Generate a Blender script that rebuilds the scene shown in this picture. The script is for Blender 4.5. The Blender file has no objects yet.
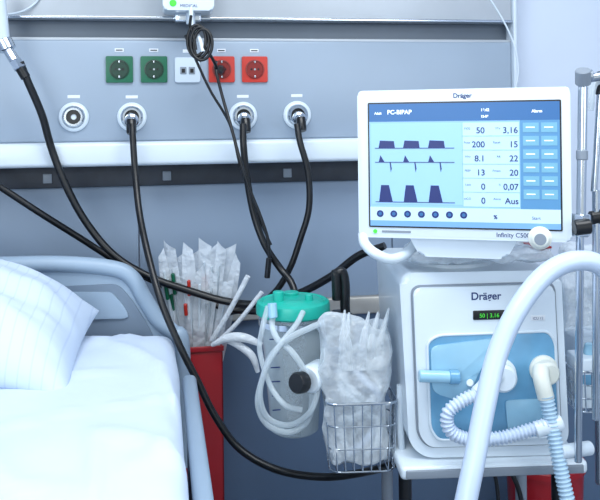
import bpy, bmesh, math, random
from mathutils import Vector, Matrix, noise
random.seed(4)
rad=math.radians
# ------------------------------------------------------------------ camera survey
YAW=rad(10); ROLL=rad(0.7); FPX=800.0; CZ=1.4; HY=120.0
r0=Vector((math.cos(YAW),-math.sin(YAW),0)); F=Vector((math.sin(YAW),math.cos(YAW),0)); up=Vector((0,0,1))
R=r0*math.cos(ROLL)-up*math.sin(ROLL); U=up*math.cos(ROLL)+r0*math.sin(ROLL)
CAM=Vector((0,0,CZ))
def ray(px,py): return F+R*((px-300)/FPX)-U*((py-HY)/FPX)
def P(px,py,d): return CAM+ray(px,py)*d
def PY(px,py,Y):
    q=ray(px,py); return CAM+q*(Y/q.y)
cd=bpy.data.cameras.new("camera"); cam=bpy.data.objects.new("camera",cd)
bpy.context.scene.collection.objects.link(cam); bpy.context.scene.camera=cam
cd.lens=36*FPX/600; cd.sensor_width=36; cd.shift_y=-(250-HY)/600; cd.clip_start=0.05
m=Matrix.Identity(4)
for i,v in enumerate((R,U,-F)):
    for j in range(3): m[j][i]=v[j]
m.translation=CAM; cam.matrix_world=m
bpy.context.scene.view_settings.view_transform='Standard'
# ------------------------------------------------------------------ materials
def lin(c):
    o=[]
    for v in c:
        v=v/255; o.append(v/12.92 if v<=.04045 else ((v+.055)/1.055)**2.4)
    return (o[0],o[1],o[2],1)
def mat(name,c,rough=.5,metal=0,var=.04,scale=12,emit=0,bump=0,bscale=60,spec=.5,coat=0):
    M=bpy.data.materials.new(name); M.use_nodes=True; nt=M.node_tree; b=nt.nodes['Principled BSDF']
    c=lin(c)
    tc=nt.nodes.new('ShaderNodeTexCoord'); n=nt.nodes.new('ShaderNodeTexNoise'); n.inputs['Scale'].default_value=scale
    n.inputs['Detail'].default_value=4
    cr=nt.nodes.new('ShaderNodeValToRGB')
    cr.color_ramp.elements[0].position=.3; cr.color_ramp.elements[1].position=.7
    cr.color_ramp.elements[0].color=tuple(v*(1-var) for v in c[:3])+(1,)
    cr.color_ramp.elements[1].color=tuple(min(1,v*(1+var)) for v in c[:3])+(1,)
    nt.links.new(tc.outputs['Object'],n.inputs['Vector']); nt.links.new(n.outputs['Fac'],cr.inputs['Fac'])
    nt.links.new(cr.outputs['Color'],b.inputs['Base Color'])
    b.inputs['Roughness'].default_value=rough; b.inputs['Metallic'].default_value=metal
    b.inputs['Specular IOR Level'].default_value=spec; b.inputs['Coat Weight'].default_value=coat
    if emit:
        nt.links.new(cr.outputs['Color'],b.inputs['Emission Color']); b.inputs['Emission Strength'].default_value=emit
    if bump:
        n2=nt.nodes.new('ShaderNodeTexNoise'); n2.inputs['Scale'].default_value=bscale
        nt.links.new(tc.outputs['Object'],n2.inputs['Vector'])
        bp=nt.nodes.new('ShaderNodeBump'); bp.inputs['Strength'].default_value=bump; bp.inputs['Distance'].default_value=.01
        nt.links.new(n2.outputs['Fac'],bp.inputs['Height']); nt.links.new(bp.outputs['Normal'],b.inputs['Normal'])
    return M
def clear(name,c,base=.15,edge=.6,rough=.12,bump=0,bscale=40):
    M=bpy.data.materials.new(name); M.use_nodes=True; nt=M.node_tree; b=nt.nodes['Principled BSDF']
    b.inputs['Base Color'].default_value=lin(c); b.inputs['Roughness'].default_value=rough
    out=nt.nodes['Material Output']; t=nt.nodes.new('ShaderNodeBsdfTransparent'); mx=nt.nodes.new('ShaderNodeMixShader')
    lw=nt.nodes.new('ShaderNodeLayerWeight'); lw.inputs['Blend'].default_value=.4
    mr=nt.nodes.new('ShaderNodeMapRange'); mr.inputs['To Min'].default_value=base; mr.inputs['To Max'].default_value=min(1,base+edge)
    nt.links.new(lw.outputs['Facing'],mr.inputs['Value']); nt.links.new(mr.outputs['Result'],mx.inputs['Fac'])
    nt.links.new(t.outputs[0],mx.inputs[1]); nt.links.new(b.outputs[0],mx.inputs[2]); nt.links.new(mx.outputs[0],out.inputs['Surface'])
    if bump:
        n2=nt.nodes.new('ShaderNodeTexNoise'); n2.inputs['Scale'].default_value=bscale; n2.inputs['Detail'].default_value=3
        tc=nt.nodes.new('ShaderNodeTexCoord'); nt.links.new(tc.outputs['Object'],n2.inputs['Vector'])
        bp=nt.nodes.new('ShaderNodeBump'); bp.inputs['Strength'].default_value=bump; bp.inputs['Distance'].default_value=.02
        nt.links.new(n2.outputs['Fac'],bp.inputs['Height']); nt.links.new(bp.outputs['Normal'],b.inputs['Normal'])
        nt.links.new(bp.outputs['Normal'],lw.inputs['Normal'])
    return M
m_panel=mat("panel_paint",(148,163,180),.35,.1,.03,3)
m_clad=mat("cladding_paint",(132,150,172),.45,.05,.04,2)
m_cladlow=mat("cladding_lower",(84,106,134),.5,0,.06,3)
m_wall=mat("wall_paint",(200,211,228),.6,0,.03,4)
m_top=mat("top_cover",(172,179,187),.35,.3,.04,5)
m_chan=mat("channel_shade",(96,106,118),.4,.3,.05,8)  # darker than the panel: shadow of the rail put into the colour
m_dark=mat("gap_dark",(52,57,66),.5,.2,.25,14)
m_strip=mat("strip_white",(212,224,235),.3,0,.02,4)
m_rail=mat("rail_steel",(190,186,178),.3,.6,.05,20)
m_chrome=mat("chrome",(205,212,220),.15,1,.03,20)
m_white=mat("plastic_white",(214,226,236),.3,0,.015,8,coat=.2)
m_white2=mat("plastic_offwhite",(198,211,223),.4,0,.03,8)
m_grey=mat("plastic_grey",(130,140,152),.4,0,.04,8)
m_black=mat("rubber_black",(13,15,19),.35,0,.15,30)
m_blackp=mat("plastic_black",(18,20,24),.3,0,.1,30)
m_green=mat("socket_green",(8,96,68),.35,0,.05,20)
m_greend=mat("socket_green_shade",(4,52,38),.35,0,.05,20)  # darkened socket green, shade of the round recess painted in
m_red=mat("socket_red",(188,46,34),.35,0,.05,20)
m_redd=mat("socket_red_shade",(126,24,20),.35,0,.05,20)  # darkened socket red, same painted recess shade
m_bin=mat("bin_red",(160,18,30),.35,0,.06,10)
m_ledg=mat("green_led",(70,210,60),.4,0,.02,10,emit=.4)
m_sheet=mat("sheet_cotton",(203,217,236),.85,0,.02,6,bump=.25,bscale=14)
m_bedf=mat("bed_frame_paint",(150,170,190),.4,0,.03,6)
m_bedp=mat("bed_panel_grey",(112,128,146),.5,0,.05,6)
m_floor=mat("floor_vinyl",(125,138,154),.4,0,.08,5)
m_ceil=mat("ceiling_paint",(225,230,235),.8,0,.02,5)
m_turq=mat("lid_turquoise",(26,176,158),.35,0,.04,15)
m_jar=clear("jar_clear",(214,228,234),.26,.55,.1)
m_bag=clear("bag_clear",(230,239,247),.22,.75,.12,bump=.9,bscale=22)
m_bagw=clear("bag_milky",(234,243,250),.36,.6,.08,bump=1.0,bscale=20)
m_pouch=clear("pouch_clear",(232,240,248),.66,.34,.22,bump=.5,bscale=35)
m_tubec=clear("tube_clear",(212,225,233),.36,.58,.12)
m_hosew=mat("hose_white",(194,210,232),.3,0,.02,10)
m_hoseb=mat("hose_bluewhite",(176,205,226),.35,0,.02,10)
m_blue=mat("panel_blue",(104,160,196),.25,0,.16,14,coat=.5)
m_bluel=mat("panel_lightblue",(148,194,218),.25,0,.06,14,coat=.5)
m_cream=mat("elbow_cream",(224,228,220),.35,0,.03,14)
m_txt=mat("print_blue",(20,50,110),.5)
m_label=mat("label_white",(225,230,236),.5)
def scr(n,c,e=.55):
    return mat(n,c,.35,0,.01,10,emit=e)
s_bg=scr("screen_bg",(124,166,204)); s_hd=scr("screen_header",(36,88,140)); s_lt=scr("screen_plot",(132,174,212)); s_num=scr("screen_numbers",(160,194,222))
s_dk=scr("screen_ink",(12,34,100),.2); s_teal=scr("screen_button",(96,148,172)); s_row=scr("screen_row",(170,196,220)); s_ft=scr("screen_footer",(100,146,194)); s_w=scr("screen_white",(215,228,242)); s_side=scr("screen_side",(70,122,164))
# ------------------------------------------------------------------ mesh helpers
def link(o,parent):
    bpy.context.scene.collection.objects.link(o)
    if parent: o.parent=parent
    return o
def mk(name,vs,fs,mt,parent=None,smooth=True,ang=35,recalc=True):
    me=bpy.data.meshes.new(name); me.from_pydata([tuple(v) for v in vs],[],fs)
    if recalc:
        bm=bmesh.new(); bm.from_mesh(me); bmesh.ops.recalc_face_normals(bm,faces=bm.faces); bm.to_mesh(me); bm.free()
    me.materials.append(mt)
    if smooth:
        me.shade_smooth()
        try: me.set_sharp_from_angle(angle=rad(ang))
        except Exception: pass
    return link(bpy.data.objects.new(name,me),parent)
def box(name,x0,x1,y0,y1,z0,z1,mt,parent=None,bev=.004,seg=3):
    bm=bmesh.new(); bmesh.ops.create_cube(bm,size=1)
    for v in bm.verts:
        v.co=Vector(((x0+x1)/2+v.co.x*(x1-x0),(y0+y1)/2+v.co.y*(y1-y0),(z0+z1)/2+v.co.z*(z1-z0)))
    if bev: bmesh.ops.bevel(bm,geom=list(bm.edges),offset=bev,segments=seg,affect='EDGES',profile=.5,clamp_overlap=True)
    bmesh.ops.recalc_face_normals(bm,faces=bm.faces)
    me=bpy.data.meshes.new(name); bm.to_mesh(me); bm.free(); me.materials.append(mt); me.shade_smooth()
    try: me.set_sharp_from_angle(angle=rad(35))
    except Exception: pass
    return link(bpy.data.objects.new(name,me),parent)
def roundpoly(c,r,n=6):
    out=[]; N=len(c)
    for i in range(N):
        a=Vector(c[i-1]); b=Vector(c[i]); d=Vector(c[(i+1)%N])
        u=(a-b); v=(d-b); rr=min(r,u.length*.49,v.length*.49); p0=b+u.normalized()*rr; p1=b+v.normalized()*rr
        for k in range(n+1):
            t=k/n; out.append((p0*(1-t)**2+b*2*t*(1-t)+p1*t*t))
    return out
def prism(name,pts,y0,y1,mt,parent=None,bev=0,seg=3):
    bm=bmesh.new(); a=[bm.verts.new((p[0],y0,p[1])) for p in pts]; b=[bm.verts.new((p[0],y1,p[1])) for p in pts]
    n=len(pts); f0=bm.faces.new(a); f1=bm.faces.new(b[::-1])
    for i in range(n): bm.faces.new((a[i],b[i],b[(i+1)%n],a[(i+1)%n]))
    if bev: bmesh.ops.bevel(bm,geom=list(f0.edges)+list(f1.edges),offset=bev,segments=seg,affect='EDGES',profile=.5,clamp_overlap=True)
    bmesh.ops.recalc_face_normals(bm,faces=bm.faces)
    me=bpy.data.meshes.new(name); bm.to_mesh(me); bm.free(); me.materials.append(mt); me.shade_smooth()
    try: me.set_sharp_from_angle(angle=rad(35))
    except Exception: pass
    return link(bpy.data.objects.new(name,me),parent)
def rrect(x0,x1,z0,z1,r,n=6): return roundpoly([(x0,z0),(x1,z0),(x1,z1),(x0,z1)],r,n)
def catmull(pts,res):
    pts=[Vector(p) for p in pts]
    if len(pts)==2: 
        return [pts[0].lerp(pts[1],i/res) for i in range(res+1)]
    q=[pts[0]*2-pts[1]]+pts+[pts[-1]*2-pts[-2]]; out=[]
    for i in range(1,len(q)-2):
        a,b,c,d=q[i-1:i+3]
        for k in range(res):
            t=k/res
            out.append(.5*((2*b)+(c-a)*t+(2*a-5*b+4*c-d)*t*t+(3*b-a-3*c+d)*t**3))
    out.append(pts[-1]); return out
def tube(name,pts,r,mt,parent=None,seg=12,res=8,corr=None,loop=False,straight=False):
    if loop: path=[Vector(p) for p in pts]
    elif straight: path=[Vector(p) for p in pts]
    else: path=catmull(pts,res)
    if corr:
        per,amp=corr; L=[0]
        for i in range(1,len(path)): L.append(L[-1]+(path[i]-path[i-1]).length)
        n=int(L[-1]/(per/4)); new=[]; j=0
        for i in range(n+1):
            s=L[-1]*i/n
            while j<len(L)-2 and L[j+1]<s: j+=1
            t=(s-L[j])/max(1e-9,L[j+1]-L[j]); new.append(path[j].lerp(path[j+1],t))
        path=new
    n=len(path); vs=[]; fs=[]; prev=None
    for i in range(n):
        if loop: t=(path[(i+1)%n]-path[i-1])
        else: t=path[min(i+1,n-1)]-path[max(i-1,0)]
        t.normalize()
        if prev is None:
            a=Vector((0,0,1)) if abs(t.z)<.9 else Vector((1,0,0)); x=t.cross(a).normalized()
        else:
            x=prev-t*prev.dot(t)
            x=x.normalized() if x.length>1e-6 else t.orthogonal().normalized()
        prev=x; y=t.cross(x)
        rr=r(i/(n-1)) if callable(r) else r
        if corr: rr+=corr[1]*(1 if i%4 in(0,1) else -1)
        for k in range(seg):
            a=2*math.pi*k/seg; vs.append(path[i]+(x*math.cos(a)+y*math.sin(a))*rr)
    m_=n if loop else n-1
    for i in range(m_):
        i2=(i+1)%n
        for k in range(seg):
            k2=(k+1)%seg; fs.append((i*seg+k,i2*seg+k,i2*seg+k2,i*seg+k2))
    if not loop: fs.append(tuple(range(seg))[::-1]); fs.append(tuple((n-1)*seg+k for k in range(seg)))
    return mk(name,vs,fs,mt,parent,ang=60)
def lathe(name,prof,loc,axis,mt,parent=None,seg=32,ang=35):
    q=Vector((0,0,1)).rotation_difference(Vector(axis).normalized()); loc=Vector(loc); vs=[];fs=[]
    for r_,z in prof:
        r_=max(r_,1e-5)
        for k in range(seg):
            a=2*math.pi*k/seg; vs.append(loc+q@Vector((r_*math.cos(a),r_*math.sin(a),z)))
    for i in range(len(prof)-1):
        for k in range(seg):
            k2=(k+1)%seg; fs.append((i*seg+k,i*seg+k2,(i+1)*seg+k2,(i+1)*seg+k))
    return mk(name,vs,fs,mt,parent,ang=ang)
def cylr(name,p0,p1,r,mt,parent=None,seg=20,bev=.0015):
    p0=Vector(p0);p1=Vector(p1);h=(p1-p0).length
    return lathe(name,[(0,0),(r-bev,0),(r,bev),(r,h-bev),(r-bev,h),(0,h)],p0,p1-p0,mt,parent,seg)
def empty(name,loc=(0,0,0),rz=0):
    e=bpy.data.objects.new(name,None); e.location=loc; e.rotation_euler=(0,0,rz); e.empty_display_size=.05
    bpy.context.scene.collection.objects.link(e); return e
class Frame:
    def __init__(s,name,loc,rz=0):
        s.e=empty(name,loc,rz); s.M=Matrix.Translation(loc)@Matrix.Rotation(rz,4,'Z'); s.I=s.M.inverted()
    def on(s,px,py,yl=0):
        c=s.I@CAM; d=s.I.to_3x3()@ray(px,py); return c+d*((yl-c.y)/d.y)
    def xz(s,px,py,yl=0):
        q=s.on(px,py,yl); return (q.x,q.z)
    def w(s,v): return s.I@Vector(v)
    def p(s,px,py,d): return s.I@P(px,py,d)
def txt(name,st,x,z,y,size,mt,parent,align='LEFT',bold=0):
    c=bpy.data.curves.new(name,'FONT'); c.body=st; c.size=size; c.align_x=align; c.offset=bold
    o=bpy.data.objects.new(name+"_tmp",c); bpy.context.scene.collection.objects.link(o)
    me=bpy.data.meshes.new_from_object(o); bpy.data.objects.remove(o)
    for v in me.vertices: v.co=Vector((x+v.co.x,y,z+v.co.y))
    me.materials.clear(); me.materials.append(mt); me.name=name
    return link(bpy.data.objects.new(name,me),parent)
def softbox(name,x0,x1,y0,y1,z0,z1,r,mt,parent=None,n=24,disp=None):
    def ax(a,b,cnt):
        s=[a+r*(1-math.cos(math.pi/2*k/4))*1.0 for k in range(5)]
        mid=[a+r+(b-a-2*r)*k/cnt for k in range(1,cnt)]
        return s+mid+[b-(v-a) for v in s[::-1]]
    X=ax(x0,x1,n);Y=ax(y0,y1,n);Z=ax(z0,z1,max(3,n//3))
    bm=bmesh.new()
    def grid(A,B,fn):
        g=[[bm.verts.new(fn(a,b)) for b in B] for a in A]
        for i in range(len(A)-1):
            for j in range(len(B)-1): bm.faces.new((g[i][j],g[i+1][j],g[i+1][j+1],g[i][j+1]))
    for z in (z0,z1): grid(X,Y,lambda a,b:(a,b,z))
    for y in (y0,y1): grid(X,Z,lambda a,b:(a,y,b))
    for x in (x0,x1): grid(Y,Z,lambda a,b:(x,a,b))
    bmesh.ops.remove_doubles(bm,verts=bm.verts,dist=1e-5)
    for v in bm.verts:
        c=Vector((min(max(v.co.x,x0+r),x1-r),min(max(v.co.y,y0+r),y1-r),min(max(v.co.z,z0+r),z1-r)))
        d=v.co-c
        if d.length>1e-7: v.co=c+d.normalized()*r
        if disp: v.co+=disp(v.co)
    bmesh.ops.recalc_face_normals(bm,faces=bm.faces)
    me=bpy.data.meshes.new(name); bm.to_mesh(me); bm.free(); me.materials.append(mt); me.shade_smooth()
    return link(bpy.data.objects.new(name,me),parent)
# ------------------------------------------------------------------ room shell
box("wall_back",-2.2,2.6,2.30,2.40,0,2.8,m_wall,bev=0)
box("wall_left",-2.3,-2.2,-2.5,2.40,0,2.8,m_wall,bev=0)
box("wall_right",2.6,2.7,-2.5,2.40,0,2.8,m_wall,bev=0)
box("floor",-2.3,2.7,-2.5,2.4,-.1,0,m_floor,bev=0)
box("ceiling",-2.3,2.7,-2.5,2.4,2.8,2.9,m_ceil,bev=0)
XE=1.02
e=empty("wall_cladding")
xs=[-2.19,-1.3,PY(139,240,2.285).x,PY(392,240,2.285).x,XE+.02]
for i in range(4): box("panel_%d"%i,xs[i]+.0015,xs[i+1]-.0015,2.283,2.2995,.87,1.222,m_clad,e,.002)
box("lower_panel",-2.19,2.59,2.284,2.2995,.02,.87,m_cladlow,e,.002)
box("trim_1",-2.19,XE+.02,2.262,2.284,.832,.884,m_rail,None,.006)
e=empty("medical_supply_panel")
YB=2.299
box("face",-2.19,XE,2.20,YB,1.348,1.621,m_panel,e,.006)
box("channel",-2.19,XE,2.235,YB,1.621,1.676,m_chan,e,.002)
box("channel_lip",-2.19,XE,2.205,2.235,1.619,1.628,m_top,e,.002)
box("top_cover",-2.19,XE,2.195,YB,1.676,1.90,m_top,e,.006)
box("top_edge",-2.19,XE,2.188,2.196,1.676,1.684,m_chrome,e,.002)
box("end_cap",XE,XE+.012,2.185,YB,1.27,1.90,m_white2,e,.004)
box("strip",-2.19,XE-.002,2.155,YB,1.284,1.348,m_strip,e,.012,4)
box("shadow_gap",-2.19,XE,2.262,YB,1.223,1.284,m_dark,e,.002)
for x in (-.30,.02,.36,.62):
    box("gap_clip_%d"%int(x*100+50),x-.012,x+.012,2.256,2.262,1.236,1.262,m_grey,e,.002)
def socket(px,py,mc,md,name="power_socket"):
    c=PY(px,py,2.2); f=Frame(name,(c.x,2.2,c.z)); s=.0355
    prism("plate",rrect(-s,s,-s,s,.004),-.008,.0,mc,f.e,.002)
    lathe("well_ring",[(.025,0),(.026,.003),(.023,.0035),(.0225,.0)],(0,-.008,0),(0,-1,0),md,f.e)
    cylr("well",(0,-.008,0),(0,-.0095,0),.0228,md,f.e,28,.0004)  # flat disc; its darker colour stands in for the shade of a recess
    for sx in(-1,1): cylr("hole_%d"%(sx+1),(sx*.0095,-.0093,0),(sx*.0095,-.0102,0),.003,m_blackp,f.e,12,.0003)
    cylr("screw",(0,-.0093,0),(0,-.0105,0),.003,m_chrome,f.e,12,.0003)
    for sz in(-1,1): box("earth_clip_%d"%(sz+1),-.002,.002,-.0125,-.009,sz*.02-.003,sz*.02+.003,m_chrome,f.e,.0005)
    box("label",-.012,.012,-.0012,0,s+.012,s+.021,m_label,f.e,.0004)
    box("label_print",-.009,.009,-.0016,-.001,s+.015,s+.018,m_blackp,f.e,0)
socket(119.5,69.5,m_green,m_greend); socket(154,69.5,m_green,m_greend)
socket(221.5,69.5,m_red,m_redd); socket(254.5,69.5,m_red,m_redd)
c=PY(187.5,70,2.2); f=Frame("data_socket",(c.x,2.2,c.z))
prism("plate",rrect(-.034,.034,-.034,.034,.005),-.007,0,m_white2,f.e,.002)
box("jack_left",-.02,-.003,-.009,-.006,-.012,.008,m_grey,f.e,.001); box("jack_right",.003,.02,-.009,-.006,-.012,.008,m_grey,f.e,.001)
box("jack_hole_left",-.016,-.007,-.0095,-.0088,-.008,.003,m_blackp,f.e,0); box("jack_hole_right",.007,.016,-.0095,-.0088,-.008,.003,m_blackp,f.e,0)
box("label",-.012,.012,-.0012,0,.047,.056,m_label,f.e,.0004)
def gas(px,py,probe):
    c=PY(px,py,2.2); f=Frame("gas_outlet",(c.x,2.2,c.z)); A=(0,-1,0)
    lathe("escutcheon",[(.039,0),(.039,.006),(.036,.010),(.030,.012),(.028,.008),(0,.008)],(0,0,0),A,m_white,f.e,40)
    lathe("collar",[(.0275,.006),(.0275,.016),(.024,.019),(.019,.019),(.018,.010)],(0,0,0),A,m_chrome,f.e,32)
    lathe("core",[(.018,.009),(.018,.012),(.008,.012),(.007,.007),(0,.007)],(0,0,0),A,m_blackp,f.e,24)
    box("label",-.016,.016,-.001,0,.050,.058,m_label,f.e,.0003)
    if probe:
        lathe("probe",[(.0,.012),(.015,.012),(.015,.03),(.0185,.033),(.0185,.045),(.014,.048),(.014,.062),(.010,.066),(0,.066)],(0,0,0),(0,-1,-.25),m_chrome,f.e,24)
        lathe("hose_cuff",[(0,-.004),(.012,-.004),(.013,.0),(.013,.03),(.011,.034),(0,.034)],(0,-.062,-.012),(0.02,-.35,-1),m_blackp,f.e,20)
    return f
gas(74,117,False); gas(132,117,True); gas(243,116,True); gas(297,115,True)
# ------------------------------------------------------------------ hoses
HR=.0098
def hose(name,l,r,mt=m_black,**k): return tube(name,[P(*q) for q in l],r,mt,None,**k)
hose("gas_hose",[(132,124,2.06),(133,140,2.05),(135,170,2.04),(139,210,2.0),(147,250,1.94),(160,298,1.88),(178,342,1.86),(198,382,1.85),(215,416,1.84),(240,449,1.82),(278,470,1.79),(325,477,1.76),(370,471,1.72),(400,462,1.76)],.0084)
hose("gas_hose",[(243,124,2.1),(243.5,145,2.09),(247,178,2.09),(254,215,2.09),(265,245,2.08),(280,268,2.08),(291,282,2.06),(296,300,2.04),(298,340,2.03)],.0092)
hose("gas_hose",[(297,124,2.12),(300,142,2.11),(308,172,2.11),(309,208,2.11),(300,240,2.11),(290,268,2.11),(275,292,2.12),(255,306,2.13),(225,313,2.13)],.0086)
hose("gas_hose",[(20,62,1.98),(28,82,1.99),(42,115,2.02),(52,150,2.05),(68,190,2.06),(88,225,2.07),(115,256,2.07),(150,277,2.07),(190,291,2.08),(225,301,2.08),(258,304,2.06),(295,295,2.02),(330,277,1.97),(358,256,1.93),(385,246,1.9)],HR)
hose("gas_hose",[(-40,160,2.0),(-15,177,2.0),(5,190,2.02),(40,213,2.05),(80,238,2.1),(118,262,2.12),(160,284,2.12),(195,298,2.12),(230,309,2.12),(262,312,2.1)],.0088)
hose("power_cable",[(216,62,2.12),(216,70,2.08),(222,95,2.08),(232,130,2.06),(240,160,2.05),(250,190,2.05),(260,215,2.05),(268,240,2.05),(269,262,2.05),(267,268,2.05)],.0042)
lathe("cable_plug",[(0,0),(.012,0),(.014,.01),(.012,.03),(.006,.04),(0,.04)],PY(220,70,2.195),(0,-1,0),m_blackp)
cylr("cable_clip",P(269,258,2.05),P(267,278,2.05),.0075,m_blackp)
e=empty("hose_connector")
cylr("cap",P(-2,-10,1.98),P(3,42,1.98),.017,m_white2,e); cylr("collar",P(3,40,1.98),P(8,50,1.98),.021,m_chrome,e)
cylr("body",P(7,48,1.98),P(18,66,1.98),.013,m_chrome,e); cylr("nut",P(15,60,1.98),P(20,69,1.98),.016,m_chrome,e,6)
cylr("cuff",P(19,66,1.98),P(26,78,1.985),.0125,m_blackp,e)
hose("white_cable",[(44,-14,2.1),(38,0,2.1),(25,10,2.08),(10,14,2.06),(-8,13,2.04)],.0028,m_white2)
hose("white_cable",[(484,-10,2.2),(497,10,2.2),(508,30,2.2),(516,52,2.2),(518,75,2.2),(512,100,2.2)],.0025,m_white2)
c=PY(188,-12,2.12); f=Frame("sensor_module",(c.x,2.194,c.z)); 
prism("housing",rrect(-.066,.066,-.062,.075,.012),-.10,0,m_white,f.e,.005)
q=f.xz(173,3,-.1005); cylr("green_dot",(q[0],-.1,q[1]),(q[0],-.103,q[1]),.009,m_ledg,f.e)
q=f.xz(180,7,-.1005); txt("print","MEDICAL",q[0],q[1],-.1015,.011,m_txt,f.e)
box("bracket",-.035,.035,-.05,0,-.085,-.06,m_chrome,f.e,.004)
cylr("socket",(0.006,-.07,-.062),(.006,-.07,-.095),.012,m_white2,f.e)
e=empty("coiled_cable")
lp=[]
for i in range(60):
    a=i/60*2*math.pi*3; lp.append(P(195+10*math.sin(a)+i*.16,40+16*math.cos(a)+.1*i,2.03+.004*math.sin(a*.37)))
tube("loops",lp,.0042,m_black,e,seg=8,res=2)
tube("lead_in",[P(191,16,2.06),P(190,26,2.04),P(193,34,2.03),P(196,50,2.03)],.004,m_black,e,seg=8)
tube("lead_out",[P(204,46,2.03),P(212,58,2.05),P(217,68,2.08)],.0042,m_black,e,seg=8)
tube("lead_down",[P(185,35,2.03),P(196,60,2.05),P(210,90,2.07),P(230,125,2.09),P(240,165,2.1),P(252,200,2.1),P(262,225,2.1),P(271,245,2.1)],.0036,m_black,e,seg=8)
tube("white_tail",[P(191,8,2.08),P(192,26,2.05),P(200,40,2.04),P(203,52,2.03)],.006,m_white,e,seg=10)
# ------------------------------------------------------------------ bed
e=empty("hospital_bed")
XC=-.43; HYB=2.0
pr=[PY(*q,HYB) for q in [(0,265),(60,264),(110,268),(131,277),(144,298),(158,320),(174,333),(182,348)]]
rt=[(v.x,v.z) for v in pr]; rt.append((rt[-1][0],.55))
full=[(2*XC-x,z) for x,z in rt[::-1]]+rt
path=[Vector((x,HYB,z)) for x,z in full]
tube("headboard_rim",path,.020,m_bedf,e,seg=16,res=8)
poly=[(p.x,p.z) for p in catmull(path,4)]
prism("headboard_panel",poly,HYB-.004,HYB+.016,m_bedf,e)
ins=[PY(*q,HYB-.01) for q in [(-20,284),(118,284),(132,300),(146,322),(158,345),(-20,345)]]
prism("headboard_inset",roundpoly([(v.x,v.z) for v in ins[1:5]]+[(2*XC-v.x,v.z) for v in ins[4:0:-1]],.02),HYB-.009,HYB-.002,m_bedp,e,.003)
ins=[PY(*q,HYB-.012) for q in [(58,292),(112,292),(124,306),(130,318),(58,320)]]
prism("headboard_plate",roundpoly([(v.x,v.z) for v in ins],.012),HYB-.015,HYB-.006,m_bedf,e,.003)
MX=.035; MZ=.895
def wr(c):
    k=1 if c.z>.8 else .4
    a=noise.noise(Vector((c.x*3.2,c.y*2.2,1)))*.012+noise.noise(Vector((c.x*9,c.y*5,4)))*.005
    rdg=abs(noise.noise(Vector((c.x*5+c.y*2,c.y*1.5-c.x,7))))
    r2=abs(noise.noise(Vector((c.x*2.5-c.y*4,c.y*2+c.x*2,3))))
    a+= .011*max(0,1-rdg*8)+.008*max(0,1-r2*9)
    return Vector((noise.noise(Vector((c.y*5,c.z*6,3)))*.006,0,a*k))
softbox("mattress",-.87,MX,0.0,1.96,.71,MZ,.045,m_sheet,e,n=80,disp=wr)
box("mattress_base",-.86,MX-.01,.0,1.96,.60,.71,m_bedf,e,.01)
for s,nm in((1,"right"),(-1,"left")):
    X0=XC+s*.474
    a,b=sorted((X0,X0+s*.032))
    box("side_rail_top_"+nm,a,b,.70,1.82,.80,.832,m_bedf,e,.013,4)
    a2,b2=sorted((X0+s*.008,X0+s*.024))
    box("side_rail_panel_"+nm,a2,b2,.8,1.76,.58,.81,m_bedf,e,.006)
    for yy in (.25,1.7):
        box("leg_%s_%d"%(nm,int(yy*10)),XC+s*.34-.03,XC+s*.34+.03,yy-.03,yy+.03,.1,.62,m_bedf,e,.01)
        lathe("castor_%s_%d"%(nm,int(yy*10)),[(0,-.02),(.045,-.02),(.055,-.012),(.055,.012),(.045,.02),(0,.02)],(XC+s*.34,yy,.055),(1,0,0),m_blackp,e)
box("chassis",-.74,-.10,.1,1.9,.42,.52,m_grey,e,.02)
box("footboard",-.9,.06,-.09,-.05,.55,1.0,m_bedf,e,.02)
# pillow
pw,pl,pt=.36,.185,.092
vs=[];fs=[];N=44
def pp(u,v,s):
    th=pt*((1-abs(u)**3.2)*(1-abs(v)**3.0))**.55 if abs(u)<1 and abs(v)<1 else 0
    x=pw*u*(1-.05*(1-v*v)*u*u) ; y=pl*v*(1-.07*(1-u*u))
    n_=noise.noise(Vector((u*2.5,v*3,s*2)))*.018+noise.noise(Vector((u*6,v*7,s*5)))*.007
    e_=min(1,(1-abs(u))*6,(1-abs(v))*6)
    z=s*th*(1.3 if s>0 else .8)+n_*e_
    z-=.05*max(0,u)**2.5   # far corner sags onto the sheet
    return Vector((x,y,z))
idx={}
for s in(1,-1):
    for i in range(N+1):
        for j in range(N+1):
            edge=i in(0,N) or j in(0,N)
            if s==-1 and edge: idx[(s,i,j)]=idx[(1,i,j)]; continue
            u=math.sin((-1+2*i/N)*math.pi/2); v=math.sin((-1+2*j/N)*math.pi/2)
            idx[(s,i,j)]=len(vs); vs.append(pp(u,v,s))
    for i in range(N):
        for j in range(N):
            fs.append((idx[(s,i,j)],idx[(s,i+1,j)],idx[(s,i+1,j+1)],idx[(s,i,j+1)]))
m_pil=mat("pillow_cotton",(200,215,235),.85,0,.02,6,bump=.2,bscale=16)
nt=m_pil.node_tree; b=nt.nodes['Principled BSDF']; lk=b.inputs['Base Color'].links[0]; src=lk.from_socket
wv=nt.nodes.new('ShaderNodeTexWave'); wv.bands_direction='X'; wv.inputs['Scale'].default_value=14; wv.inputs['Distortion'].default_value=.3
tc=nt.nodes.new('ShaderNodeTexCoord'); nt.links.new(tc.outputs['Object'],wv.inputs['Vector'])
rp=nt.nodes.new('ShaderNodeValToRGB'); rp.color_ramp.elements[0].position=.92; rp.color_ramp.elements[1].position=1; rp.color_ramp.elements[1].color=(.25,.25,.25,1); rp.color_ramp.elements[0].color=(0,0,0,1)
mxr=nt.nodes.new('ShaderNodeMixRGB'); mxr.inputs['Color2'].default_value=lin((150,172,208))
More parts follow.
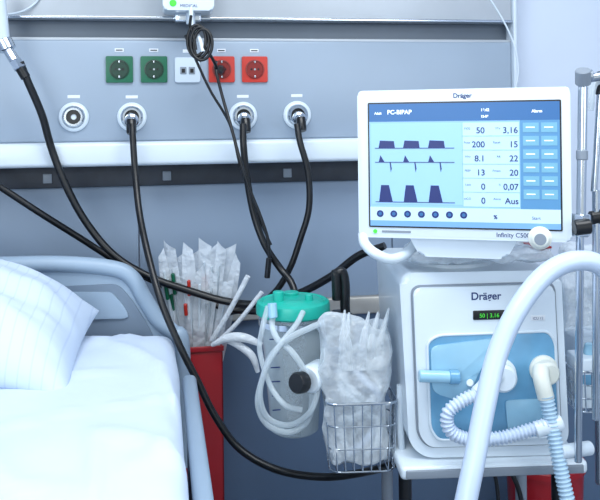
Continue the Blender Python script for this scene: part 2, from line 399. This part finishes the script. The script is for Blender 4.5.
nt.links.new(wv.outputs['Fac'],rp.inputs['Fac']); nt.links.new(rp.outputs['Color'],mxr.inputs['Fac']); nt.links.new(src,mxr.inputs['Color1']); nt.links.new(mxr.outputs['Color'],b.inputs['Base Color'])
o=mk("pillow",vs,fs,m_pil,None,ang=180)
o.location=(-.51,1.755,1.0); o.rotation_euler=(rad(14),rad(6),rad(-3))
# ------------------------------------------------------------------ red bin with catheters
c=PY(197,345,2.12); f=Frame("sharps_bin",(c.x,2.19,0))
zt=PY(197,346,2.12).z; w_=.066
for nm,a in (("wall_front",(-w_,w_,-.085,-.079)),("wall_rear",(-w_,w_,.079,.085))):
    box(nm,a[0],a[1],a[2],a[3],.3,zt,m_bin,f.e,.002)
box("wall_l",-w_,-w_+.005,-.085,.085,.3,zt,m_bin,f.e,.002); box("wall_r",w_-.005,w_,-.085,.085,.3,zt,m_bin,f.e,.002)
box("base",-w_,w_,-.085,.085,.3,.31,m_bin,f.e,.002)
box("rim_front",-w_-.003,w_+.003,-.09,-.083,zt-.012,zt+.002,m_bin,f.e,.002)
box("wall_bracket",-.03,.03,.084,.094,.5,.7,m_chrome,f.e,.002)
ec=empty("catheter_packs")
tips=[(161,252),(170,244),(179,256),(188,246),(196,252),(205,242),(213,247),(222,245),(231,246),(238,258),(168,270),(184,278),(200,268),(214,272),(229,280),(177,288),(207,290),(192,298),(165,262),(218,258)]
for i,(tx,ty) in enumerate(tips):
    bx=180+(tx-160)/75*34; d0=2.10+.04*random.random()
    p1=P(tx,ty,d0-.04+.04*random.random()); p0=P(bx,372,d0+.04)
    ax=(p1-p0); L=ax.length; ax.normalize(); sd=ax.cross(F).normalized(); nn=sd.cross(ax)
    tw=random.uniform(-.5,.5); sd2=sd*math.cos(tw)+nn*math.sin(tw); n2=ax.cross(sd2); W=random.uniform(.012,.018)
    vs=[];fs=[];K=10
    for k in range(K+1):
        t=k/K; 
        for j in range(5):
            u=-1+j/2
            vs.append(p0+ax*L*(t+.03*u*(1 if i%2 else -1)*t)+sd2*W*u*(1-.35*max(0,t-.85)/.15*(i%3==0))+n2*(.004*math.cos(u*1.5)+.004*math.sin(t*7+i+u)))
    for k in range(K):
        for j in range(4): fs.append((k*5+j,(k+1)*5+j,(k+1)*5+j+1,k*5+j+1))
    mk("pouch_%d"%i,vs,fs,m_pouch,ec,recalc=False,ang=180)
    cc=[m_white,m_tubec,m_white2][i%3]
    tube("catheter_%d"%i,[p0+n2*.002,p0+ax*L*.5+n2*.003,p0+ax*L*.85+n2*.002],.0035,cc,ec,seg=8,res=4)
    if i in(0,1,2,10): cylr("tip_%d"%i,p0+ax*L*.62-F*.010,p0+ax*L*.78-F*.010,.005,m_green,ec,12)
    if i in(3,11,5,4): cylr("tip_%d"%i,p0+ax*L*.62-F*.010,p0+ax*L*.74-F*.010,.0048,m_red,ec,12)
tube("bag_tail_1",[P(212,345,2.0),P(228,338,1.98),P(245,338,1.97),P(262,345,1.97)],lambda t:.005+.007*math.sin(t*3),m_pouch,ec,seg=8)
tube("bag_tail_2",[P(220,338,2.0),P(238,345,1.98),P(252,356,1.97),P(258,372,1.97)],lambda t:.005+.005*math.sin(t*3),m_pouch,ec,seg=8)
tube("pack_side_1",[P(218,342,2.07),P(238,322,2.05),P(262,292,2.04)],.006,m_pouch,ec,seg=8)
tube("pack_side_2",[P(212,340,2.07),P(230,310,2.05),P(248,276,2.04)],.007,m_pouch,ec,seg=8)
# ------------------------------------------------------------------ suction canister
J=P(293,300,1.75); f=Frame("suction_canister",(J.x,J.y,0)); z1=J.z
lathe("jar",[(0,z1-.285),(.045,z1-.285),(.052,z1-.28),(.072,z1-.03),(.073,z1-.012),(.070,z1-.012),(.069,z1-.03),(.05,z1-.275),(0,z1-.28)],(0,0,0),(0,0,1),m_jar,f.e,40)
lathe("lid",[(0,z1+.004),(.03,z1+.006),(.055,z1+.004),(.066,z1-.002),(.072,z1+.002),(.079,z1-.002),(.081,z1-.010),(.081,z1-.026),(.076,z1-.03),(.074,z1-.012),(0,z1-.012)],(0,0,0),(0,0,1),m_turq,f.e,48)
cylr("port_large",(-.035,-.02,z1),(-.035,-.02,z1+.025),.012,m_turq,f.e); cylr("port_small",(.03,-.03,z1),(.03,-.03,z1+.018),.009,m_turq,f.e)
cylr("port_cap",(.0,.03,z1),(.0,.03,z1+.012),.018,m_turq,f.e)
lathe("inner_liner",[(.0,z1-.26),(.040,z1-.255),(.055,z1-.15),(.062,z1-.04)],(0,0,0),(0,0,1),m_bag,f.e,32)
for i in range(6): box("graduation_%d"%i,-.055-.001*i,-.038,-.052,-.050,z1-.22+i*.03,z1-.218+i*.03,m_txt,f.e,0)
lathe("holder_ring",[(.076,z1-.05),(.076,z1-.038),(.072,z1-.038),(.072,z1-.05),(.076,z1-.05)],(0,0,0),(0,0,1),m_chrome,f.e,40)
et=empty("suction_tubing")
def T(l,r,nm,mt=m_tubec,**k): tube(nm,[P(*q) for q in l],r,mt,et,seg=10,**k)
T([(274,312,1.66),(272,325,1.65),(278,340,1.62),(292,352,1.6),(305,372,1.6),(312,395,1.61),(308,420,1.62),(290,432,1.62),(268,425,1.62),(258,405,1.63),(262,380,1.64),(272,355,1.62),(290,338,1.6),(310,328,1.6),(325,322,1.6)],.0064,"tube_outer")
T([(303,312,1.66),(296,325,1.63),(280,345,1.6),(266,368,1.6),(260,395,1.61),(268,418,1.62),(290,425,1.62),(310,412,1.6),(318,390,1.6),(322,362,1.6),(328,340,1.6),(340,330,1.6)],.0058,"tube_inner")
T([(268,306,1.66),(262,330,1.65),(260,352,1.65),(270,385,1.62),(285,405,1.6),(302,410,1.6)],.0056,"tube_short")
cylr("blue_fitting",P(272,303,1.66),P(273,318,1.655),.010,m_bluel,et)
e=empty("suction_regulator")
cylr("white_body",P(322,372,1.64),P(308,380,1.60),.028,m_white,e,28,.004)
lathe("black_knob",[(0,0),(.017,0),(.021,.004),(.021,.022),(.018,.027),(0,.027)],P(304,382,1.585),P(290,384,1.55)-P(304,382,1.585),m_blackp,e,16)
e=empty("rail_clamp")
tube("crank_handle",[P(334,275,1.78),P(342,272,1.78),P(345,285,1.78),P(345,305,1.78),P(346,322,1.78)],.011,m_blackp,e)
cylr("grip",P(336,270,1.78),P(337,300,1.78),.011,m_blackp,e); box("jaw",*[v for v in (P(334,320,1.78).x,P(352,320,1.78).x,P(340,320,1.78).y-.02,P(340,320,1.78).y+.03,P(340,345,1.78).z,P(340,312,1.78).z)],m_blackp,e,.005)
cylr("stem",P(344,325,1.78),P(344,450,1.78),.009,m_chrome,e)
tube("canister_arm",[P(344,330,1.79),P(325,328,1.80),P(305,322,1.84)],.007,m_chrome,e)
# ------------------------------------------------------------------ wire basket + bag
def basket(name,loc,rz,w,dp,h,nx,ny,rows,r=.0016,taper=.9,mt=m_chrome):
    f=Frame(name,loc,rz)
    def lp(z,s): return [Vector((p[0],p[1],z)) for p in roundpoly([(-w/2*s,-dp/2*s),(w/2*s,-dp/2*s),(w/2*s,dp/2*s),(-w/2*s,dp/2*s)],.025)]
    for i in range(rows+1):
        t=i/rows; tube("ring_%d"%i,lp(t*h,taper+(1-taper)*t),r*1.8 if i==rows else r,mt,f.e,seg=6,loop=True)
    def up_(x,y,nm): tube(nm,[(x*taper,y*taper,0),(x,y,h)],r*.9,mt,f.e,seg=6,res=1)
    for i in range(nx):
        x=-w/2+.015+(w-.03)*i/(nx-1)
        for sy in(-1,1): up_(x,sy*dp/2,"wire_x_%d_%d"%(i,sy+1))
        tube("floor_wire_%d"%i,[(x*taper,-dp/2*taper,0),(x*taper,dp/2*taper,0)],r*.9,mt,f.e,seg=6,res=1)
    for i in range(ny):
        y=-dp/2+.015+(dp-.03)*i/(ny-1)
        for sx in(-1,1): up_(sx*w/2,y,"wire_y_%d_%d"%(i,sx+1))
    return f
B=P(360,462,1.62)
fb=basket("wire_basket",(B.x,B.y,B.z),rad(-7),.142,.10,.135,7,5,3,r=.0016)
eb=empty("bagged_breathing_tubes",(B.x,B.y,B.z),rad(-7))
def bagd(c):
    t=(c.z)/.29
    rz=abs(noise.noise(c*13+Vector((5,2,8))))
    return noise.noise_vector(c*16+Vector((3,1,2)))*.020+noise.noise_vector(c*42)*.008+Vector((-.012*t+.01*(t>.5)*c.x/.06,-.008*max(0,1-rz*6),.035*noise.noise(c*20+Vector((9,9,9))) if t>.8 else 0))
softbox("bag",-.062,.060,-.038,.038,.006,.288,.02,m_bagw,eb,n=34,disp=bagd)
for i in range(7):
    pts=[]
    ph=random.uniform(0,6.28)
    for k in range(9):
        z=.03+.20*k/8; pts.append(Vector((.038*math.sin(ph+k*.9+i),.022*math.cos(ph*2+k*.7),z+random.uniform(-.01,.01))))
    tube("breathing_tube_%d"%i,pts,.0085,[m_white,m_hosew,m_white][i%3],eb,seg=10,res=8,corr=(.006,.0009))
for i in range(7):
    a=random.uniform(-.045,.045); tube("bag_fold_%d"%i,[(a-.01,-.03,.2),(a*1.2-.01,-.035,.26),(a*1.4,-.02,.295+random.uniform(0,.02))],lambda t:.013*(1-t)+.002,m_bagw,eb,seg=7)
# ------------------------------------------------------------------ ventilator
C=P(480,365,1.55); V=Frame("medical_ventilator",(C.x,C.y,C.z),rad(-7))
v=V.on
def V2(l,y=0): return [V.xz(px,py,y) for px,py in l]
body=roundpoly(V2([(399,273),(561,270),(569,440),(555,455),(425,458),(409,444)]),.03,8)
prism("body",body,0,.30,m_white,V.e,.014,4)
front=roundpoly(V2([(411,286),(556,282),(563,436),(551,446),(428,449),(417,436)],-.008),.02,8)
prism("front_gap",front,-.0035,.004,m_grey,V.e,.001,1)
fi=roundpoly(V2([(413,288),(554,284),(561,435),(550,444),(429,447),(419,435)],-.008),.019,8)
prism("front_cover",fi,-.010,.003,m_white,V.e,.005,3)
pan=roundpoly(V2([(427,342),(438,335),(548,331),(555,342),(559,425),(550,437),(438,440),(430,428)],-.011),.012,5)
prism("blue_panel",pan,-.0125,-.004,m_blue,V.e,.0015)
tube("panel_frame",[Vector((p[0],-.012,p[1])) for p in pan],.0028,m_white,V.e,seg=8,loop=True)
prism("panel_highlight",roundpoly(V2([(430,346),(500,337),(478,372),(466,402),(432,392)],-.013),.015),-.018,-.012,m_bluel,V.e,.002)  # highlight on the blue panel, painted as a lighter diagonal plate
prism("panel_flap_low",roundpoly(V2([(505,400),(552,398),(556,432),(508,435)],-.013),.008),-.016,-.012,m_bluel,V.e,.0015)
x,z=V.xz(471,300,-.011); txt("logo_print","Dräger",x,z,-.0106,.0205,m_txt,V.e,bold=.0004)
x,z=V.xz(489,315,-.011); box("status_display",x-.031,x+.031,-.013,-.006,z-.009,z+.009,m_blackp,V.e,.002)
txt("status_text","50 | 3,16",x,z-.004,-.0134,.011,m_ledg,V.e,'CENTER')
x,z=V.xz(538,318,-.011); box("type_label",x-.014,x+.014,-.0108,-.009,z-.005,z+.005,m_label,V.e,.0003); txt("type_label_print","ICU 12",x,z-.003,-.0111,.007,m_txt,V.e,'CENTER')
x,z=V.xz(448,430,-.013); txt("panel_print","Insp  Exp",x,z,-.0129,.007,m_txt,V.e)
A=(0,-1,0)
def port(px,py,rr,mt,nm):
    q=v(px,py,-.012)
    lathe(nm,[(rr*1.25,0),(rr*1.25,.006),(rr,.010),(rr,.030),(rr*.8,.036),(0,.036)],q,(-.0,-1,0),mt,V.e,28); return q
q1=port(499,374,.026,m_white,"port_inspiratory"); q2=port(543,369,.022,m_cream,"port_expiratory")
tube("elbow_left",[v(497,375,-.04),v(490,380,-.055),v(484,388,-.06),v(478,394,-.062)],.0155,m_white,V.e,seg=16)
tube("elbow_right",[v(541,369,-.04),v(541,377,-.055),v(543,386,-.062),v(546,398,-.064)],.0155,m_cream,V.e,seg=16)
cylr("sensor_vial",v(419,376,-.03),v(450,377,-.03),.0115,m_bluel,V.e); cylr("sensor_vial_cap",v(449,377,-.03),v(459,377,-.03),.0135,m_blue,V.e)
cylr("vial_mount",v(440,377,-.03),v(440,377,-.005),.008,m_white,V.e)
cylr("small_fitting",v(470,383,-.012),v(470,383,-.03),.007,m_white,V.e)
tube("expiratory_hose_loop",[v(479,393,-.062),v(462,401,-.065),v(448,413,-.066),v(450,430,-.066),v(468,439,-.066),v(500,438,-.066),v(530,430,-.068),v(548,424,-.072)],.0115,m_hosew,V.e,seg=14,res=10,corr=(.0075,.0016))
tube("inspiratory_hose",[v(546,396,-.066),v(550,415,-.07),v(556,445,-.08),v(563,480,-.09),v(572,520,-.1),v(582,560,-.1)],.0125,m_hoseb,V.e,seg=14,res=10,corr=(.0075,.0016))
cylr("y_connector",v(535,430,-.07),v(562,422,-.072),.0145,m_white,V.e)
b0=V.w(P(455,262,1.63)); zt_=max(p.y for p in body)
lathe("swivel_base",[(0,zt_-.005),(.085,zt_-.005),(.085,zt_+.006),(.06,zt_+.016),(.045,zt_+.03),(.04,zt_+.08),(0,zt_+.08)],(b0.x,.12,0),(0,0,1),m_white,V.e,36)
# ------------------------------------------------------------------ monitor
C=P(464,166,1.49); Mo=Frame("ventilator_monitor",(C.x,C.y,C.z),rad(-25))
x0,_=Mo.xz(358,160); x1,_=Mo.xz(571,160); z1=Mo.xz(358,91)[1]; z0=Mo.xz(360,237)[1]
prism("housing",rrect(x0,x1,z0,z1,.010),0,.030,m_white,Mo.e,.004)
prism("rear_shell",rrect(x0+.03,x1-.03,z0+.02,z1-.03,.03),.025,.060,m_white2,Mo.e,.015)
S=lambda px,py,y=-.003: Mo.xz(px,py,y)
ax,az=S(369,105); bx,bz=S(561,224)
az=z1-.026; bz=z0+.023
prism("screen_surround",rrect(ax-.003,bx+.003,bz-.003,az+.003,.003),-.0015,.001,m_blackp,Mo.e)
def SR(nm,u0,u1,v0,v1,y,mt):
    xa=ax+(bx-ax)*u0; xb=ax+(bx-ax)*u1; za=az-(az-bz)*v1; zb=az-(az-bz)*v0
    box(nm,xa,xb,y,y+.0006,za,zb,mt,Mo.e,0)
SW=bx-ax; SH=az-bz
SR("screen",0,1,0,1,-.0022,s_bg)
SR("screen_header",0,1,0,.145,-.0026,s_hd)
SR("screen_plot_area",.01,.50,.16,.82,-.0026,s_lt)
SR("screen_number_area",.505,.795,.16,.83,-.0026,s_num)
SR("screen_side",.80,1,.145,.845,-.0026,s_side)
SR("screen_row",0,1,.845,.955,-.0028,s_row)
SR("screen_footer",0,1,.955,1,-.0028,s_ft)
for r_ in range(6):
    for c_ in range(2): SR("soft_key_%d_%d"%(r_,c_),.815+c_*.092,.895+c_*.092,.165+r_*.105,.24+r_*.105,-.0032,s_teal); SR("soft_key_print_%d_%d"%(r_,c_),.83+c_*.092,.875+c_*.092,.197+r_*.105,.206+r_*.105,-.0036,s_w)
for r_ in range(5): SR("grid_line_%d"%r_,.50,.795,.265+r_*.112,.268+r_*.112,-.0032,s_ft)
def st(s_,u,v_,size,mt=s_dk,al='RIGHT',nm="value",b=.0003): txt(nm+"_"+s_.replace(" ","_").replace(",","_"),s_,ax+SW*u,az-SH*v_,-.0034,size,mt,Mo.e,al,b)
st("PC-BIPAP",.10,.085,.0115,s_w,'LEFT',"mode"); st("Adult",.03,.085,.006,s_w,'LEFT',"mode"); st("16:42",.60,.07,.007,s_w,'LEFT',"clock"); st("12-03",.6,.12,.006,s_w,'LEFT',"date"); st("Alarm",.86,.085,.0075,s_w,'LEFT',"head")
for i,(a,b_) in enumerate([("50","3,16"),("200","15"),("8.1","22"),("13","20"),("0","0,07"),("0","Aus")]):
    st(a,.62,.245+i*.112,.0158,nm="value_a%d"%i,b=.0002); st(b_,.79,.245+i*.112,.0158,nm="value_b%d"%i,b=.0002)
    st(["FiO2","Pmax","MVe","PEEP","Leck","etCO"][i],.545,.215+i*.112,.0055,al='RIGHT',nm="lab_a%d"%i,b=0); st(["VTe","Ppeak","RR","Pmean","Ti","Alarm"][i],.70,.215+i*.112,.0055,al='RIGHT',nm="lab_b%d"%i,b=0)
def wave(nm,l,y=-.0032,mt=s_dk):
    prism(nm,[(ax+SW*u,az-SH*w) for u,w in l],y,y+.0004,mt,Mo.e)
for k,u in enumerate((.05,.185,.32)):
    wave("flow_%d"%k,[(u,.36),(u+.008,.30),(u+.085,.305),(u+.09,.36)])
    wave("spike_%d"%k,[(u,.475),(u+.01,.42),(u+.028,.465),(u+.032,.475)])
    wave("spike_neg_%d"%k,[(u+.06,.475),(u+.066,.475),(u+.072,.53),(u+.066,.56)])
    wave("pressure_%d"%k,[(u,.80),(u+.012,.665),(u+.055,.665),(u+.075,.80)])
for k,w in enumerate((.36,.475,.80)): SR("axis_%d"%k,.03,.46,w,w+.006,-.0033,s_dk)
for i in range(7):
    cxx=ax+SW*(.055+i*.075); czz=az-SH*.90
    cylr("round_key_%d"%i,(cxx,-.0026,czz),(cxx,-.0036,czz),.0066,s_dk,Mo.e,20,.0003)
    cylr("round_key_in_%d"%i,(cxx,-.0034,czz),(cxx,-.004,czz),.0035,s_hd,Mo.e,16,.0003)
st("%",.68,.925,.010,nm="foot"); st("Start",.9,.925,.008,nm="foot",b=0)
xm,zm=(x0+x1)/2,(z0+z1)/2
txt("logo_print","Dräger",xm+.004,z1-.0165,-.0006,.012,m_txt,Mo.e,'CENTER',.0003)
txt("type_print","Infinity C500",x0+(x1-x0)*.66,z0+.007,-.0006,.0115,m_txt,Mo.e,'LEFT',.0001)
xk,zk=S(540,238); lathe("rotary_knob",[(.021,0),(.021,.003),(.019,.004),(.016,.006),(.016,.018),(.013,.021),(0,.021)],(xk,0,zk),(0,-1,0),m_cream,Mo.e,28)
lathe("knob_centre",[(.0105,.0),(.0105,.0015),(0,.0015)],(xk,-.021,zk),(0,-1,0),m_grey,Mo.e,24)
cylr("power_led",(x0+.032,0,z0+.012),(x0+.032,-.002,z0+.012),.004,m_ledg,Mo.e,16,.0004)
box("led_bar",x0+.045,x0+.10,-.001,0,z0+.010,z0+.014,m_grey,Mo.e,0)
box("neck",-.06,.06,.03,.085,z0-.03,z0+.12,m_white,Mo.e,.015)
prism("chin",roundpoly([(-.11,z0+.01),(-.085,z0-.036),(.075,z0-.036),(.10,z0+.01)],.015),.012,.09,m_white,Mo.e,.01)
tube("handle",[Mo.p(363,234,1.55),Mo.p(365,244,1.53),Mo.p(376,254,1.51),Mo.p(392,259,1.52),Mo.p(408,252,1.55),Mo.p(418,240,1.58)],.010,m_white,Mo.e,seg=16)
e=empty("plastic_bag_packet")
T0=V.M@Vector((0.02,.05,zt_+.012))
def bd(c): return noise.noise_vector(c*22)*.014+noise.noise_vector(c*50)*.006
o=softbox("bag_sheet",-.15,.13,-.06,.06,0.004,.032,.01,m_bagw,e,n=30,disp=bd); o.location=T0; o.rotation_euler=(0,0,rad(-10))
o=box("blue_label",-.10,-.05,-.045,.0,.024,.028,m_hoseb,e,.001); o.location=T0; o.rotation_euler=(0,0,rad(-10))
o=box("red_label",.085,.125,-.05,.02,.030,.034,m_bin,e,.001); o.location=T0; o.rotation_euler=(0,0,rad(-10))
# ------------------------------------------------------------------ trolley
Tr=Frame("equipment_trolley",V.M.translation,rad(-7)); zb=min(p.y for p in body)-.001
xl=V.xz(398,455)[0]; xr=V.xz(582,455)[0]
box("shelf",xl,xr,-.03,.33,zb-.026,zb,m_white,Tr.e,.008)
box("shelf_lip",xl+.01,xr-.01,-.034,-.028,zb-.022,zb-.006,m_grey,Tr.e,.002)
fz=-V.M.translation.z
for sx,nm in((xl+.022,"left"),(xr-.03,"right")):
    cylr("post_"+nm,(sx,.05,fz+.10),(sx,.05,zb-.02),.013,m_blackp,Tr.e)
    cylr("rear_post_"+nm,(sx,.28,fz+.10),(sx,.28,zb-.02),.013,m_grey,Tr.e)
box("base_frame",xl-.04,xr+.04,-.10,.36,fz+.08,fz+.12,m_white2,Tr.e,.015)
for i,(a,b_) in enumerate([(xl-.01,-.07),(xr+.01,-.07),(xl-.01,.33),(xr+.01,.33)]):
    lathe("castor_%d"%i,[(0,-.015),(.03,-.015),(.04,-.008),(.04,.008),(.03,.015),(0,.015)],(a,b_,fz+.04),(1,0,0),m_blackp,Tr.e,24)
    cylr("castor_stem_%d"%i,(a,b_,fz+.04),(a,b_,fz+.09),.01,m_grey,Tr.e)
tube("accessory_rail",[Tr.w(P(404,452,1.74)),Tr.w(P(370,452,1.76)),Tr.w(P(338,452,1.78))],.008,m_chrome,Tr.e,seg=12)
tube("side_bar",[Tr.w(P(400,385,1.60)),Tr.w(P(400,420,1.60)),Tr.w(P(402,450,1.60)),Tr.w(P(404,462,1.63))],.007,m_white2,Tr.e)
tube("hanging_cable_a",[Tr.w(P(505,466,1.6)),Tr.w(P(515,480,1.6)),Tr.w(P(522,505,1.6)),Tr.w(P(523,540,1.6))],.005,m_black,Tr.e)
tube("hanging_cable_b",[Tr.w(P(488,463,1.58)),Tr.w(P(496,480,1.58)),Tr.w(P(500,520,1.6))],.004,m_black,Tr.e)
cylr("rail_end_knob",Tr.w(P(560,452,1.47)),Tr.w(P(590,448,1.5)),.013,m_white2,Tr.e)
# ------------------------------------------------------------------ big white hose
bl=P(455,560,1.2); er=P(634,410,1.42)
tube("support_hose",[Vector((bl.x+.03,bl.y+.06,.018)),Vector((bl.x-.01,bl.y+.03,.30)),bl,P(464,510,1.22),P(474,462,1.24),P(485,405,1.27),P(498,352,1.3),P(518,309,1.32),P(545,275,1.34),P(574,261,1.35),P(602,267,1.36),P(622,300,1.38),P(632,345,1.4),er],.0170,m_hosew,None,seg=20,res=10)
# ------------------------------------------------------------------ holder pole
e=empty("hose_support_pole"); d=1.45
cylr("upper_tube",P(583,80,d),P(581,222,d),.0085,m_chrome,e); cylr("top_joint",P(577,76,d),P(592,76,d),.012,m_chrome,e); cylr("top_knob",P(583,70,d-.012),P(583,84,d-.0),.014,m_grey,e)
cylr("side_arm",P(590,78,d),P(640,70,d),.008,m_chrome,e)
cylr("collar_upper",P(582,150,d),P(582,160,d),.0105,m_grey,e)
cylr("clamp_block",P(581,214,d),P(580,236,d),.017,m_chrome,e,8); cylr("clamp_knob",P(574,228,d-.02),P(590,226,d-.02),.014,m_blackp,e)
cylr("lower_tube",P(580,234,d),P(578,462,1.47),.007,m_chrome,e)
cylr("second_tube",P(600,92,1.52),P(594,192,1.52),.006,m_chrome,e); cylr("second_joint",P(603,72,1.52),P(600,95,1.52),.011,m_blackp,e)
cylr("second_lower",P(596,190,1.52),P(596,420,1.52),.007,m_chrome,e); cylr("second_clamp",P(590,218,1.52),P(606,216,1.52),.013,m_blackp,e)
tube("translucent_arc",[P(588,110,1.5),P(592,85,1.5),P(602,80,1.5),P(615,95,1.5)],.010,m_tubec,e)
q=P(582,285,1.62)
e=empty("hanging_plastic_bag",(q.x+.01,q.y,q.z),rad(-10))
softbox("bag",-.055,.055,-.02,.02,-.09,.08,.012,m_bagw,e,n=18,disp=lambda c:noise.noise_vector(c*24)*.014)
tube("coiled_line",[Vector((.035*math.sin(k*1.1),-.005+.004*(k%3),-.07+.01*k)) for k in range(14)],.004,m_tubec,e,seg=8)
q=P(592,404,1.6)
fr=basket("wire_basket",(q.x+.008,q.y,q.z),rad(-7),.115,.10,.08,7,5,3,r=.0016)
e=empty("glove_box",(q.x+.008,q.y,q.z),rad(-7))
box("carton",-.045,.045,-.035,.035,.003,.10,m_white,e,.004); box("print_band",-.04,.04,-.0362,-.0345,.05,.07,m_blue,e,0)
softbox("glove_tuft",-.02,.02,-.012,.012,.095,.125,.008,m_bluel,e,n=8,disp=lambda c:noise.noise_vector(c*60)*.005)
q=P(590,345,1.72); e=empty("humidifier_unit",(q.x+.02,q.y,q.z),rad(-7))
box("housing",-.06,.06,-.05,.05,-.06,.03,m_white2,e,.012); box("front_plate",-.05,.05,-.053,-.048,-.045,.015,m_white,e,.004)
cylr("dial",(0,-.052,-.018),(0,-.064,-.018),.014,m_grey,e); cylr("mount_tube",(0.0,.0,-.06),(0,0,-.30),.01,m_chrome,e)
q=PY(553,462,2.05); e=empty("waste_bin",(q.x,2.10,0))
lathe("tub",[(0,0),(.085,0),(.09,.01),(.105,q.z-.03),(.112,q.z-.028),(.112,q.z-.012),(.108,q.z-.008),(.07,q.z),(0,q.z)],(0,0,0),(0,0,1),m_bin,e,36)
# ------------------------------------------------------------------ lights
def area(nm,loc,target,sx,sy,pw,col):
    l=bpy.data.lights.new(nm,'AREA'); l.shape='RECTANGLE'; l.size=sx; l.size_y=sy; l.energy=pw; l.color=col
    o=bpy.data.objects.new(nm,l); bpy.context.scene.collection.objects.link(o); o.location=loc
    o.rotation_euler=(Vector(target)-Vector(loc)).to_track_quat('-Z','Y').to_euler(); return o
area("ceiling_light",(0.3,.7,2.75),(0.3,.9,0),1.6,1.0,44,(.95,.985,1))
area("window_light",(-1.6,-1.6,2.0),(.3,2,1),1.8,1.6,50,(.90,.965,1))
area("window_light_right",(2.2,-1.2,1.9),(.6,2,1),1.2,1.4,20,(.92,.97,1))
w=bpy.data.worlds.new("world"); bpy.context.scene.world=w; w.use_nodes=True
w.node_tree.nodes['Background'].inputs['Color'].default_value=(.85,.945,1,1); w.node_tree.nodes['Background'].inputs['Strength'].default_value=.85
